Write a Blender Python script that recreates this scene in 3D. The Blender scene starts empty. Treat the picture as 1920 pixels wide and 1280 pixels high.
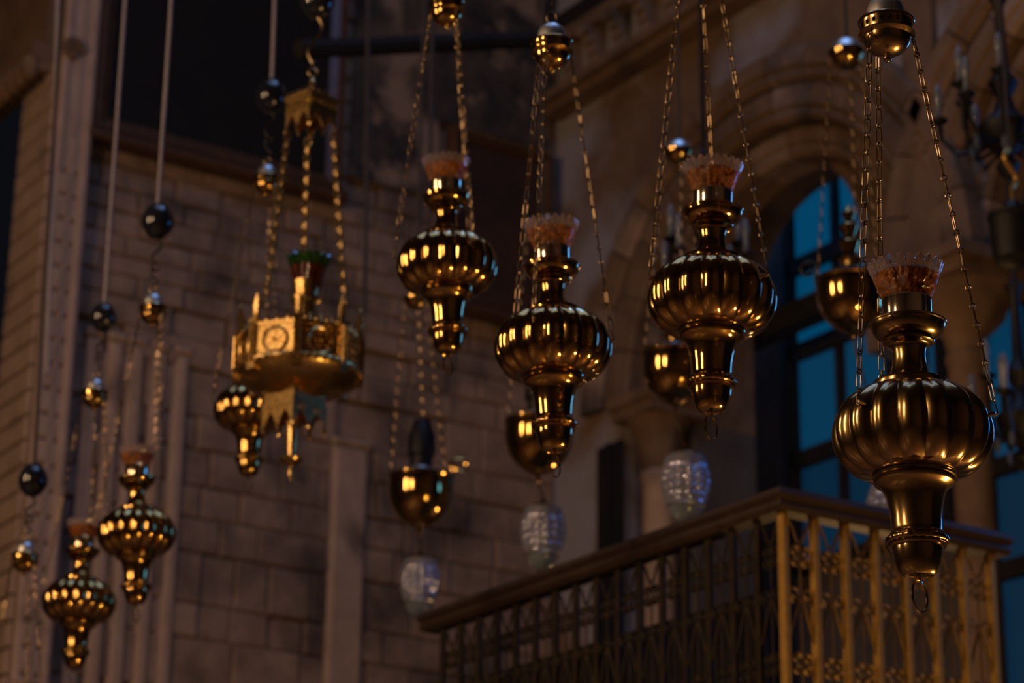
import bpy, bmesh, math, random
from mathutils import Vector, Matrix, Euler

random.seed(7)
R = math.radians
PI = math.pi
scene = bpy.context.scene
COL = scene.collection

# ------------------------------------------------------------------ camera
F = 85.0 / 36.0 * 1920.0
cam_d = bpy.data.cameras.new('camera')
cam_d.sensor_width = 36.0
cam_d.lens = 85.0
cam_d.clip_end = 200
cam = bpy.data.objects.new('camera', cam_d)
COL.objects.link(cam)
CAM = Vector((0, 0, 1.6))
CROT = Matrix.Rotation(R(-33), 3, 'Z') @ Matrix.Rotation(R(90 + 19.5), 3, 'X') @ Matrix.Rotation(R(0.8), 3, 'Z')
cam.matrix_world = Matrix.Translation(CAM) @ CROT.to_4x4()
cam_d.dof.use_dof = True
cam_d.dof.focus_distance = 4.3
cam_d.dof.aperture_fstop = 4.6
scene.camera = cam

# ------------------------------------------------------------------ world, lights, exposure
w = bpy.data.worlds.new('world')
scene.world = w
w.use_nodes = True
w.node_tree.nodes['Background'].inputs[0].default_value = (0.55, 0.62, 0.85, 1)
w.node_tree.nodes['Background'].inputs[1].default_value = 0.006
vs = scene.view_settings
vs.view_transform = 'Standard'
vs.look = 'None'
vs.exposure = -0.08
vs.gamma = 1.0
vs.use_curve_mapping = False
scene.cycles.use_denoising = True
scene.cycles.max_bounces = 8
scene.cycles.sample_clamp_indirect = 4.0


def camframe(x, y, z):
    """metres right of, ahead of the camera (level), and height above the floor"""
    h = Matrix.Rotation(R(-33), 3, 'Z') @ Vector((x, y, 0))
    return Vector((h.x, h.y, z))


def point_light(name, loc, power, col, rad):
    l = bpy.data.lights.new(name, 'POINT')
    l.energy = power
    l.color = col
    l.shadow_soft_size = rad
    o = bpy.data.objects.new(name, l)
    o.location = loc
    COL.objects.link(o)
    return o


def area_light(name, loc, target, power, col, sx, sy):
    l = bpy.data.lights.new(name, 'AREA')
    l.shape = 'RECTANGLE'
    l.size = sx
    l.size_y = sy
    l.energy = power
    l.color = col
    o = bpy.data.objects.new(name, l)
    o.location = loc
    o.rotation_euler = (Vector(target) - Vector(loc)).to_track_quat('-Z', 'Y').to_euler()
    COL.objects.link(o)
    return o


WARM = (1.0, 0.62, 0.34)
# two lamp clusters of the nave, to the left of the visitor
for lx, ly in ((-7.0, 5.3), (-5.5, 1.3)):
    point_light('nave_lamp', camframe(lx, ly, 6.2), 90, WARM, 0.10)
    area_light('nave_lantern', camframe(lx + 0.15, ly, 5.5), camframe(-0.5, 7.0, 4.4), 185, WARM, 0.15, 3.2)
# a lamp low on the right, under the gallery
point_light('gallery_lamp', camframe(2.3, 5.2, 1.3), 200, (1.0, 0.58, 0.18), 0.10)
point_light('gallery_lamp', (7.4, 8.3, 2.95), 30, (1.0, 0.55, 0.20), 0.08)
# dawn light through the windows of the dome above the nave
area_light('dome_skylight', camframe(0.3, 7.0, 13.3), camframe(0.3, 7.0, 2.5), 150, (0.42, 0.60, 1.0), 6.0, 6.0)
area_light('dome_window', camframe(1.0, 7.8, 13.0), camframe(0.3, 6, 2.5), 62, (0.06, 0.30, 1.0), 1.1, 1.1)
# daylight from the open door on the right
area_light('door_daylight', camframe(4.2, 9.0, 4.9), camframe(-0.5, 6.5, 3.6), 22, (0.06, 0.32, 1.0), 0.6, 1.3)
# blue dawn light falling into the porch behind the arches
point_light('porch_daylight', (9.75, 12.4, 9.6), 45, (0.16, 0.42, 1.0), 0.2)
point_light('porch_daylight', (9.75, 8.4, 8.6), 45, (0.10, 0.42, 1.0), 0.2)


# ------------------------------------------------------------------ photo ray helpers (where things stand)
def ray(px, py):
    return CROT @ Vector(((px - 960) / F, -(py - 640) / F, -1.0))


def at(px, py, depth):
    return CAM + ray(px, py) * depth


HEAD = Vector((math.sin(R(33)), math.cos(R(33)), 0))


def above(px, py, ref):
    """point seen at (px,py) standing at the same distance ahead as ref"""
    d = ray(px, py)
    return CAM + d * ((ref - CAM).dot(HEAD) / d.dot(HEAD))


def onX(px, py, X):
    d = ray(px, py)
    return CAM + d * (X / d.x)


def onY(px, py, Y):
    d = ray(px, py)
    return CAM + d * (Y / d.y)


# ------------------------------------------------------------------ materials
MATS = {}


def principled(name, col, metallic=0.0, rough=0.5, col2=None, scale=6.0, bump=0.0, bscale=None, rvar=0.0, detail=6.0,
               transmission=0.0, ior=1.45, emit=None, estr=0.0, coat=0.0, stain=None, sscale=2.0, sthr=(0.5, 0.7)):
    m = bpy.data.materials.new(name)
    m.use_nodes = True
    nt = m.node_tree
    b = nt.nodes['Principled BSDF']
    b.inputs['Metallic'].default_value = metallic
    b.inputs['Roughness'].default_value = rough
    b.inputs['Base Color'].default_value = (*col, 1)
    b.inputs['Transmission Weight'].default_value = transmission
    b.inputs['IOR'].default_value = ior
    b.inputs['Coat Weight'].default_value = coat
    if emit:
        b.inputs['Emission Color'].default_value = (*emit, 1)
        b.inputs['Emission Strength'].default_value = estr
    tc = nt.nodes.new('ShaderNodeTexCoord')
    oi = nt.nodes.new('ShaderNodeObjectInfo')
    add = nt.nodes.new('ShaderNodeVectorMath')
    add.operation = 'ADD'
    sc_ = nt.nodes.new('ShaderNodeVectorMath')
    sc_.operation = 'SCALE'
    comb = nt.nodes.new('ShaderNodeCombineXYZ')
    for i in range(3):
        nt.links.new(oi.outputs['Random'], comb.inputs[i])
    nt.links.new(comb.outputs[0], sc_.inputs[0])
    sc_.inputs['Scale'].default_value = 17.0
    nt.links.new(tc.outputs['Object'], add.inputs[0])
    nt.links.new(sc_.outputs[0], add.inputs[1])
    vec = add.outputs[0]
    if col2 or rvar:
        n = nt.nodes.new('ShaderNodeTexNoise')
        n.inputs['Scale'].default_value = scale
        n.inputs['Detail'].default_value = detail
        n.inputs['Roughness'].default_value = 0.65
        nt.links.new(vec, n.inputs['Vector'])
        if col2:
            r = nt.nodes.new('ShaderNodeValToRGB')
            r.color_ramp.elements[0].position = 0.32
            r.color_ramp.elements[1].position = 0.68
            r.color_ramp.elements[0].color = (*col, 1)
            r.color_ramp.elements[1].color = (*col2, 1)
            nt.links.new(n.outputs['Fac'], r.inputs['Fac'])
            out = r.outputs['Color']
            if stain:
                n3 = nt.nodes.new('ShaderNodeTexNoise')
                n3.inputs['Scale'].default_value = sscale
                n3.inputs['Detail'].default_value = 5
                geo = nt.nodes.new('ShaderNodeNewGeometry')
                nt.links.new(geo.outputs['Position'], n3.inputs['Vector'])
                r3 = nt.nodes.new('ShaderNodeValToRGB')
                r3.color_ramp.elements[0].position = sthr[0]
                r3.color_ramp.elements[1].position = sthr[1]
                nt.links.new(n3.outputs['Fac'], r3.inputs['Fac'])
                mx = nt.nodes.new('ShaderNodeMix')
                mx.data_type = 'RGBA'
                nt.links.new(r3.outputs['Color'], mx.inputs['Factor'])
                nt.links.new(out, mx.inputs['A'])
                mx.inputs['B'].default_value = (*stain, 1)
                out = mx.outputs['Result']
            nt.links.new(out, b.inputs['Base Color'])
        if rvar:
            mr = nt.nodes.new('ShaderNodeMapRange')
            mr.inputs['From Min'].default_value = 0.3
            mr.inputs['From Max'].default_value = 0.7
            mr.inputs['To Min'].default_value = max(0.02, rough - rvar)
            mr.inputs['To Max'].default_value = rough + rvar
            nt.links.new(n.outputs['Fac'], mr.inputs['Value'])
            nt.links.new(mr.outputs['Result'], b.inputs['Roughness'])
    if bump:
        n2 = nt.nodes.new('ShaderNodeTexNoise')
        n2.inputs['Scale'].default_value = bscale or scale * 2
        n2.inputs['Detail'].default_value = 6
        nt.links.new(vec, n2.inputs['Vector'])
        bp = nt.nodes.new('ShaderNodeBump')
        bp.inputs['Strength'].default_value = bump
        bp.inputs['Distance'].default_value = 0.02
        nt.links.new(n2.outputs['Fac'], bp.inputs['Height'])
        nt.links.new(bp.outputs['Normal'], b.inputs['Normal'])
    MATS[name] = m
    return m


principled('brass', (0.50, 0.31, 0.085), 1.0, 0.10, (0.40, 0.235, 0.055), 9, rvar=0.03, coat=0.6)
principled('aged_brass', (0.40, 0.27, 0.11), 1.0, 0.19, (0.29, 0.185, 0.07), 7, rvar=0.06, coat=0.6)
principled('chain_brass', (0.30, 0.215, 0.12), 1.0, 0.32, (0.20, 0.14, 0.075), 30)
principled('gilt', (0.62, 0.42, 0.16), 1.0, 0.28, (0.42, 0.26, 0.085), 40, rvar=0.06)
principled('chain_gilt', (0.36, 0.24, 0.09), 1.0, 0.38, (0.22, 0.14, 0.05), 40)
principled('silver', (0.66, 0.70, 0.74), 1.0, 0.38, (0.60, 0.57, 0.50), 12)
principled('collar_nickel', (0.80, 0.70, 0.50), 1.0, 0.12, (0.65, 0.54, 0.36), 12)
principled('dark_iron', (0.010, 0.010, 0.012), 0.6, 0.5, (0.018, 0.016, 0.016), 20)
principled('black_glaze', (0.006, 0.008, 0.014), 0.0, 0.12, (0.012, 0.014, 0.02), 5, coat=0.5)
principled('amber_glass', (0.60, 0.20, 0.012), 0.0, 0.10, (0.13, 0.03, 0.002), 55, transmission=0.55, bump=0.8, bscale=70)
principled('pink_glass', (0.88, 0.76, 0.76), 0.0, 0.06, (0.78, 0.62, 0.62), 40, transmission=0.9)
principled('green_glass', (0.05, 0.16, 0.03), 0.0, 0.06, (0.02, 0.08, 0.015), 40, transmission=0.75)
principled('red_glass', (0.16, 0.03, 0.008), 0.0, 0.06, (0.06, 0.012, 0.005), 40, transmission=0.6)
principled('crystal', (0.60, 0.70, 0.80), 0.0, 0.05, (0.50, 0.60, 0.72), 20, transmission=0.9, ior=1.9)
principled('cut_crystal', (0.40, 0.42, 0.58), 0.55, 0.06, (0.28, 0.30, 0.44), 12, coat=1.0)
principled('milk_glass', (0.30, 0.34, 0.40), 0.0, 0.10, (0.20, 0.24, 0.30), 20, transmission=0.5)
principled('rope', (0.27, 0.245, 0.27), 0.0, 0.9, (0.19, 0.17, 0.19), 60)
principled('dark_rope', (0.05, 0.04, 0.04), 0.0, 0.9, (0.03, 0.025, 0.025), 60)
principled('stone', (0.33, 0.225, 0.165), 0.0, 0.85, (0.17, 0.115, 0.085), 3.5, bump=0.7, bscale=9, stain=(0.055, 0.04, 0.034), sscale=1.9, sthr=(0.47, 0.70))
principled('pale_stone', (0.42, 0.30, 0.235), 0.0, 0.85, (0.30, 0.21, 0.16), 4, bump=0.4, bscale=12, stain=(0.12, 0.085, 0.07), sscale=2.4, sthr=(0.58, 0.75))
principled('brown_stone', (0.20, 0.120, 0.070), 0.0, 0.85, (0.11, 0.066, 0.039), 3.0, bump=0.5, bscale=9, stain=(0.07, 0.045, 0.03), sscale=2.2, sthr=(0.55, 0.75))
principled('arcade_light_wash', (0.19, 0.115, 0.066), 0.0, 0.85, (0.12, 0.07, 0.04), 3.0, bump=0.4, bscale=9, stain=(0.27, 0.25, 0.27), sscale=0.9, sthr=(0.44, 0.56))  # grey-lilac patches paint the blue daylight wash into the brown wall colour
principled('mortar', (0.16, 0.105, 0.075), 0.0, 0.95, (0.10, 0.066, 0.048), 6)
principled('fresco', (0.10, 0.075, 0.055), 0.0, 0.8, (0.018, 0.016, 0.018), 2.6, detail=3, stain=(0.26, 0.175, 0.12), sscale=3.2, sthr=(0.52, 0.64))
principled('dark_canvas', (0.0015, 0.002, 0.003), 0.0, 0.9, (0.005, 0.004, 0.0035), 3)
principled('red_canvas', (0.060, 0.024, 0.012), 0.0, 0.8, (0.026, 0.013, 0.009), 3)
principled('frame_wood', (0.090, 0.045, 0.024), 0.0, 0.35, (0.05, 0.026, 0.016), 14)
principled('rail_wood', (0.034, 0.018, 0.012), 0.0, 0.55, (0.02, 0.011, 0.008), 14)
principled('dark_wood', (0.012, 0.009, 0.008), 0.0, 0.9, (0.008, 0.006, 0.006), 10)
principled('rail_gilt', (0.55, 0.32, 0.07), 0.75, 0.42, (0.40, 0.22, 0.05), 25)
principled('rail_dark', (0.036, 0.023, 0.011), 0.7, 0.6, (0.012, 0.010, 0.009), 14)  # darker tone for bars and scrolls on the receding side
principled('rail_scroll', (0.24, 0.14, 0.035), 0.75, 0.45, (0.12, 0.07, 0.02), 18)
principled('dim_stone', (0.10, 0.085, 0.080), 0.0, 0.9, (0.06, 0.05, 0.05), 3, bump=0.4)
principled('floor_stone', (0.20, 0.13, 0.095), 0.0, 0.35, (0.13, 0.085, 0.06), 2.5)
principled('blue_pane', (0.01, 0.03, 0.05), 0.0, 0.25, emit=(0.0, 0.050, 0.118), estr=1.0)
principled('dusk_blue_pane', (0.01, 0.03, 0.05), 0.0, 0.25, emit=(0.001, 0.034, 0.080), estr=1.0)
principled('deep_blue_pane', (0.01, 0.02, 0.04), 0.0, 0.25, emit=(0.001, 0.016, 0.038), estr=1.0)


# ------------------------------------------------------------------ mesh builder
class MB:
    def __init__(s):
        s.v, s.f = [], []
        s.sm = []

    def add(s, vs_, fs, smooth=True, M=None):
        o = len(s.v)
        s.v += [tuple(M @ Vector(p)) if M is not None else tuple(p) for p in vs_]
        s.f += [tuple(i + o for i in f) for f in fs]
        s.sm += [smooth] * len(fs)
        return s

    def box(s, x0, x1, y0, y1, z0, z1, M=None):
        vs_ = [(x, y, z) for z in (z0, z1) for y in (y0, y1) for x in (x0, x1)]
        return s.add(vs_, [(0, 2, 3, 1), (4, 5, 7, 6), (0, 1, 5, 4), (2, 6, 7, 3), (0, 4, 6, 2), (1, 3, 7, 5)], False, M)

    def cbox(s, x0, x1, y0, y1, z0, z1, c, axis='y', M=None):
        """box with its low-y (or low-x) face chamfered by c"""
        if axis == 'y':
            P = [(x0, y1, z0), (x1, y1, z0), (x1, y1, z1), (x0, y1, z1),
                 (x0, y0 + c, z0), (x1, y0 + c, z0), (x1, y0 + c, z1), (x0, y0 + c, z1),
                 (x0 + c, y0, z0 + c), (x1 - c, y0, z0 + c), (x1 - c, y0, z1 - c), (x0 + c, y0, z1 - c)]
        else:
            P = [(x1, y1, z0), (x1, y0, z0), (x1, y0, z1), (x1, y1, z1),
                 (x0 + c, y1, z0), (x0 + c, y0, z0), (x0 + c, y0, z1), (x0 + c, y1, z1),
                 (x0, y1 - c, z0 + c), (x0, y0 + c, z0 + c), (x0, y0 + c, z1 - c), (x0, y1 - c, z1 - c)]
        fs = [(8, 9, 10, 11)]
        for i in range(4):
            j = (i + 1) % 4
            fs += [(4 + i, 4 + j, 8 + j, 8 + i), (i, j, 4 + j, 4 + i)]
        return s.add(P, fs, False, M)

    def lathe(s, prof, seg=48, mod=None, M=None, smooth=True, cap=True):
        """prof: [(r,z)] going upward; mod(r,z,phi,k)->(r,z)"""
        vs_, fs = [], []
        n = len(prof)
        for k, (r, z) in enumerate(prof):
            for i in range(seg):
                a = 2 * PI * i / seg
                rr, zz = (r, z) if mod is None else mod(r, z, a, k / (n - 1))
                vs_.append((rr * math.cos(a), rr * math.sin(a), zz))
        for k in range(n - 1):
            for i in range(seg):
                j = (i + 1) % seg
                fs.append((k * seg + i, k * seg + j, (k + 1) * seg + j, (k + 1) * seg + i))
        if cap and prof[0][0] > 1e-5:
            fs.append(tuple(reversed(range(seg))))
        if cap and prof[-1][0] > 1e-5:
            fs.append(tuple((n - 1) * seg + i for i in range(seg)))
        return s.add(vs_, fs, smooth, M)

    def tube(s, pts, r, seg=8, closed=False, M=None, rads=None):
        pts = [Vector(p) for p in pts]
        n = len(pts)
        vs_, fs = [], []
        up = None
        for i, p in enumerate(pts):
            a = pts[(i - 1) % n] if closed or i > 0 else p
            b = pts[(i + 1) % n] if closed or i < n - 1 else p
            t = (b - a).normalized()
            if up is None:
                up = Vector((0, 0, 1)) if abs(t.z) < 0.9 else Vector((1, 0, 0))
            x = t.cross(up)
            if x.length < 1e-6:
                x = t.orthogonal()
            x.normalize()
            y = x.cross(t).normalized()
            up = y
            rr = rads[i] if rads else r
            for k in range(seg):
                q = 2 * PI * k / seg
                vs_.append(p + x * (rr * math.cos(q)) + y * (rr * math.sin(q)))
        m = n if closed else n - 1
        for i in range(m):
            j = (i + 1) % n
            for k in range(seg):
                l = (k + 1) % seg
                fs.append((i * seg + k, i * seg + l, j * seg + l, j * seg + k))
        if not closed:
            fs.append(tuple(reversed(range(seg))))
            fs.append(tuple((n - 1) * seg + k for k in range(seg)))
        return s.add(vs_, fs, True, M)

    def ring(s, R_, r, seg=24, tseg=8, M=None, sz=1.0):
        """torus in the xz plane"""
        return s.tube([(R_ * math.cos(2 * PI * i / seg), 0, R_ * sz * math.sin(2 * PI * i / seg)) for i in range(seg)], r, tseg, True, M)

    def mesh(s, name, mat):
        me = bpy.data.meshes.new(name)
        me.from_pydata(s.v, [], s.f)
        me.polygons.foreach_set('use_smooth', s.sm)
        bm = bmesh.new()
        bm.from_mesh(me)
        bmesh.ops.recalc_face_normals(bm, faces=bm.faces)
        bm.to_mesh(me)
        bm.free()
        if any(s.sm):
            me.set_sharp_from_angle(angle=R(36))
        me.materials.append(MATS[mat])
        return me

    def build(s, name, mat, parent=None, M=None):
        return link_obj(name, s.mesh(name, mat), parent, M)


def link_obj(name, me, parent=None, M=None, label=None):
    o = bpy.data.objects.new(name, me)
    COL.objects.link(o)
    if parent is not None:
        o.parent = parent
    if M is not None:
        o.matrix_local = M
    if label:
        o['label'] = label
    return o


def tag(o, label=None, cat=None, group=None, kind=None):
    if label:
        o['label'] = label
    if cat:
        o['category'] = cat
    if group:
        o['group'] = group
    if kind:
        o['kind'] = kind
    return o


def struct(name, mb, mat, label=None, cat=None):
    o = mb.build(name, mat)
    return tag(o, label, cat, None, 'structure')


def T(x, y, z):
    return Matrix.Translation((x, y, z))


# ------------------------------------------------------------------ the setting
fl = MB()
fl.box(-12, 14, -8, 20, -0.2, 0.0)
struct('floor', fl, 'floor_stone', 'worn dark stone floor far below the lamps', 'floor')

WY = 13.0      # face of the back wall
WX = 8.8       # face of the arcade wall
bk = MB().box(5.2, WX + 0.3, WY + 0.05, WY + 0.5, 0, 12)
wall_back = struct('wall_back', bk, 'mortar', 'brown stone wall of weathered blocks behind the hanging lamps', 'wall')

# the nave around the visitor
struct('wall_nave_left', MB().box(-9.3, -9.0, -8, 18, 0, 13.5), 'stone', 'stone nave wall left of the visitor', 'wall')
struct('wall_nave_rear', MB().box(-9, 9, -8.3, -8, 0, 13.5), 'stone', 'stone nave wall behind the visitor', 'wall')
struct('wall_nave_end', MB().box(-9, 5.6, 17.7, 18, 0, 13.5), 'dim_stone', 'dim wall far beyond the corner pier', 'wall')
struct('ceiling', MB().box(-9.3, 10.6, -8.3, 18, 13.5, 13.8), 'dim_stone', 'dim vault high above the lamps', 'ceiling')

# ashlar blocks of the back wall
z = 3.9
row = 0
while z < 10.6:
    h = random.uniform(0.13, 0.19) if z > 6.3 else random.uniform(0.20, 0.34)
    x = 5.235 + (0.25 if row % 2 else 0.0) * random.uniform(0.5, 1.0)
    xs = [5.235, x] if row % 2 else [5.235]
    while xs[-1] < WX - 0.3:
        xs.append(xs[-1] + random.uniform(0.22, 0.52))
    xs[-1] = WX - 0.004
    for a, b in zip(xs, xs[1:]):
        if b - a < 0.05:
            continue
        d = random.uniform(-0.014, 0.010)
        if random.random() < 0.10:
            d = 0.03
        g = random.uniform(0.0, 0.005)
        cx, cz = (a + b) / 2, z + h / 2
        mb = MB().cbox(a + g - cx, b - g - cx, WY + d - WY, 0.06, z + g - cz, z + h - g - cz, 0.014)
        o = mb.build('stone_block', 'stone', wall_back, T(cx, WY, cz))
    z += h
    row += 1

# smooth vertical pilaster strips on the lower wall
for px_, wd, hz in ((158, 0.055, 6.50), (200, 0.05, 6.50), (240, 0.055, 6.50), (285, 0.05, 6.50), (328, 0.05, 6.50), (655, 0.13, 6.12)):
    p = onY(px_, 900, WY)
    mb = MB()
    mb.cbox(-wd, wd, -0.03, 0.03, 3.9 - 5, hz - 5, 0.03)
    mb.cbox(-wd - 0.01, wd + 0.01, -0.04, 0.03, hz - 5, hz - 5 + 0.05, 0.02)
    mb.build('pilaster_strip', 'pale_stone', wall_back, T(p.x, WY, 5))

# corner pier at the far left, with roll mouldings and coursed joints
pier = MB().box(5.03, 5.22, WY - 0.10, WY + 0.5, 0, 8.2)
pier.box(5.03, 5.22, WY - 0.10, WY + 0.5, 8.2, 12)
wall_left = struct('wall_left', pier, 'mortar', 'moulded stone corner pier at the far left edge', 'wall')
z = 3.9
while z < 8.1:
    h = 0.155
    for (a, b, dd) in ((5.045, 5.125, -0.015), (5.14, 5.205, 0.0)) if z < 7.45 else ():
        MB().cbox(a - 5.1, b - 5.1, -0.03 + dd, 0.02, 0.006, h - 0.006, 0.012).build('pier_block', 'pale_stone', wall_left, T(5.1, WY - 0.10, z))
    MB().cbox(-0.03, 0.02, -0.26, 0.26, 0.006, h - 0.006, 0.012, 'x').build('pier_block', 'pale_stone', wall_left, T(5.03, WY + 0.2, z))
    z += h
MB().cbox(5.045 - 5.1, 5.205 - 5.1, -0.03, 0.02, 0, 2.6, 0.015).build('pier_block', 'pale_stone', wall_left, T(5.1, WY - 0.10, 7.47))
for xx, rr in ((5.045, 0.030), (5.135, 0.022), (5.215, 0.034)):
    MB().lathe([(rr, 0), (rr, 6.3)], 14).build('roll_moulding', 'pale_stone', wall_left, T(xx, WY - 0.115, 3.9))
# carved cornice on the receding side of the pier, plain wall above it
cor = MB().box(4.86, 5.02, WY + 0.0, WY + 1.9, 8.24, 8.34).box(4.92, 5.02, WY + 0.0, WY + 1.9, 8.16, 8.24)
cor.build('carved_cornice', 'brown_stone', wall_left)
for k in range(15):
    lob = MB()
    lob.lathe([(0.0, -0.11), (0.035, -0.09), (0.06, -0.02), (0.055, 0.04), (0.025, 0.07), (0, 0.075)], 10)
    lob.build('cornice_lobe', 'brown_stone', wall_left, T(4.88, WY + 0.06 + k * 0.125, 8.20))
MB().box(4.96, 5.03, WY + 0.02, WY + 3, 8.34, 10.6).build('upper_wall', 'brown_stone', wall_left)
vol = MB()
for s_ in (0.0, 0.06):
    vol.tube([((0.075 - s_ * 0.7) * math.cos(a * 0.35) * (1 - a * 0.035), 0, (0.09 - s_ * 0.7) * math.sin(a * 0.35) * (1 - a * 0.035)) for a in range(18)], 0.016, 8)
vol.build('carved_volute', 'brown_stone', wall_left, T(5.07, WY - 0.15, 8.27))

# large dark painting in a moulded frame, top left
def painting(name, x0, x1, z0, z1, label, canvas, fw=0.09, ledge=True):
    e = bpy.data.objects.new(name, None)
    COL.objects.link(e)
    e.location = ((x0 + x1) / 2, WY, z0)
    tag(e, label, 'painting')
    w2 = (x1 - x0) / 2
    H = z1 - z0
    MB().box(-w2 + fw * .6, w2 - fw * .6, -0.075, -0.04, fw * .6, H - fw * .6).build('canvas', canvas, e)
    def rail(n, L, M):
        m = MB()
        prof = [(0, -0.03), (0, -0.10), (0.02, -0.13), (0.045, -0.13), (0.055, -0.105), (fw, -0.085), (fw, -0.03)]
        vs_ = []
        for x, inset in ((-L / 2, 1), (L / 2, -1)):
            for (q, y) in prof:
                vs_.append((x + inset * q, y, q))
        n_ = len(prof)
        fs = [(i, i + 1, n_ + i + 1, n_ + i) for i in range(n_ - 1)] + [tuple(range(n_)), tuple(range(2 * n_ - 1, n_ - 1, -1)), (0, n_, 2 * n_ - 1, n_ - 1)]
        m.add(vs_, fs, False)
        m.build(n, 'frame_wood', e, M)
    rail('frame_rail', 2 * w2, T(0, 0, 0))
    rail('frame_rail', 2 * w2, T(0, 0, H) @ Matrix.Rotation(PI, 4, 'Y'))
    rail('frame_rail', H, T(-w2, 0, H / 2) @ Matrix.Rotation(PI / 2, 4, 'Y'))
    rail('frame_rail', H, T(w2, 0, H / 2) @ Matrix.Rotation(-PI / 2, 4, 'Y'))
    if ledge:
        MB().cbox(-w2 - 0.03, w2 + 0.03, -0.17, -0.03, -0.07, 0.0, 0.02).build('ledge', 'frame_wood', e)
    return e


painting('framed_painting', 5.25, 7.02, 7.80, 10.4, 'large dark painting in a moulded brown frame at top left', 'dark_canvas', 0.11)
painting('framed_painting', 7.86, 8.70, 7.24, 8.50, 'smaller dark reddish painting on the wall behind the middle lamps', 'red_canvas', 0.07)

# faded dark fresco panel above the small painting
fr = MB()
NX, NZ = 24, 30
vs_, fs = [], []
for j in range(NZ + 1):
    for i in range(NX + 1):
        vs_.append((7.12 + 1.60 * i / NX, WY - 0.03 + random.uniform(-0.008, 0.008), 8.56 + 1.9 * j / NZ))
for j in range(NZ):
    for i in range(NX):
        a = j * (NX + 1) + i
        fs.append((a, a + 1, a + NX + 2, a + NX + 1))
fr.add(vs_, fs, True)
fr.build('fresco_panel', 'fresco', wall_back)
fr2 = MB().box(7.12, 7.80, WY - 0.035, WY - 0.02, 7.98, 8.56)
fr2.build('fresco_border', 'fresco', wall_back)

# dark iron tie beam crossing in front of the fresco
tb = MB()
A_, B_ = at(560, 92, 12.9), at(1002, 74, 14.0)
tb.tube([A_, B_], 0.055, 8)
struct('trim_1', tb, 'dark_wood', 'dark tie beam crossing the wall near the top middle', 'beam')
tb2 = MB().box(WX - 0.12, WX - 0.02, 10.4, WY - 0.05, 9.40, 9.56)  # dark bar stands in for the shadow line of the cornice
struct('trim_2', tb2, 'dark_wood', 'dark moulding for the cornice shadow high on the arcade wall at top middle', 'stripe')

# ---------------- arcade wall (x = WX) with two round arches
ARCH = [(10.75, 6.50), (7.75, 6.50)]
RO, RI = 1.85, 1.22
ZT = 11.0
aw = MB()


def arch_face(mb, x, y0, y1, zb, zt, cen, rad, n=40, dx=0.0):
    """wall face at x between y0 and y1 with a round-headed opening"""
    cy, cz = cen
    vs_, fs = [], []
    ys = [y0] + [cy - rad * math.cos(PI * i / n) for i in range(n + 1)] + [y1]
    for i, y in enumerate(ys):
        if i == 0 or i == len(ys) - 1:
            lo = zb
        else:
            lo = cz + rad * math.sin(PI * (i - 1) / n)
        vs_ += [(x, y, lo), (x, y, zt), (x + dx, y, lo), (x + dx, y, zt)]
    for i in range(len(ys) - 1):
        a, b = 4 * i, 4 * i + 4
        if i == 0:
            # jamb strip
            vs_ += [(x, ys[1], zb), (x + dx, ys[1], zb)]
            q = len(vs_) - 2
            fs += [(a, q, b, b + 1, a + 1), (q, q + 1, b + 2, b)]
        elif i == len(ys) - 2:
            vs_ += [(x, ys[-2], zb), (x + dx, ys[-2], zb)]
            q = len(vs_) - 2
            fs += [(q, b, b + 1, a + 1, a), (q, q + 1, a + 2, a)]
        else:
            fs += [(a, b, b + 1, a + 1), (a, b, b + 2, a + 2)]
    mb.add(vs_, fs, False)


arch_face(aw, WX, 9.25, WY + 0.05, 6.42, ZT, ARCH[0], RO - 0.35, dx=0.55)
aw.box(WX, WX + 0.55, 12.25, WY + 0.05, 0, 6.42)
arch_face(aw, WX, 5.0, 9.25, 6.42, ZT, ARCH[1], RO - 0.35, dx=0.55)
wall_right = struct('wall_right', aw, 'arcade_light_wash', 'brown arcade wall with two round moulded arches at right', 'wall')

# voussoirs in three stepped rings around each arch
for ai, (cy, cz) in enumerate(ARCH):
    for (ra, rb, xf, xb, nst) in ((1.64, 1.86, -0.085, 0.05, 15), (1.40, 1.63, -0.045, 0.22, 13), (1.20, 1.39, 0.07, 0.36, 11)):
        for k in range(nst):
            a0 = PI * k / nst + 0.004
            a1 = PI * (k + 1) / nst - 0.004
            mb = MB()
            vs_ = []
            m_ = 3
            am = (a0 + a1) / 2
            c0 = Vector((0, cy - (ra + rb) / 2 * math.cos(am), cz + (ra + rb) / 2 * math.sin(am)))
            prof = [(ra, xb), (ra, xf + 0.05), (ra + 0.03, xf + 0.015), (ra + 0.07, xf + 0.03), (ra + 0.09, xf), (rb - 0.03, xf), (rb, xf + 0.03), (rb, xb)]
            for j in range(m_ + 1):
                a = a0 + (a1 - a0) * j / m_
                for (r_, x_) in prof:
                    vs_.append((x_, cy - r_ * math.cos(a) - c0.y, cz + r_ * math.sin(a) - c0.z))
            n_ = len(prof)
            fs = []
            for j in range(m_):
                for i in range(n_):
                    i2 = (i + 1) % n_
                    fs.append((j * n_ + i, j * n_ + i2, (j + 1) * n_ + i2, (j + 1) * n_ + i))
            fs += [tuple(range(n_)), tuple(m_ * n_ + i for i in reversed(range(n_)))]
            mb.add(vs_, fs, False)
            mb.build('voussoir', random.choice(['brown_stone', 'brown_stone', 'stone']), wall_right, T(WX, c0.y, c0.z))

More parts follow.
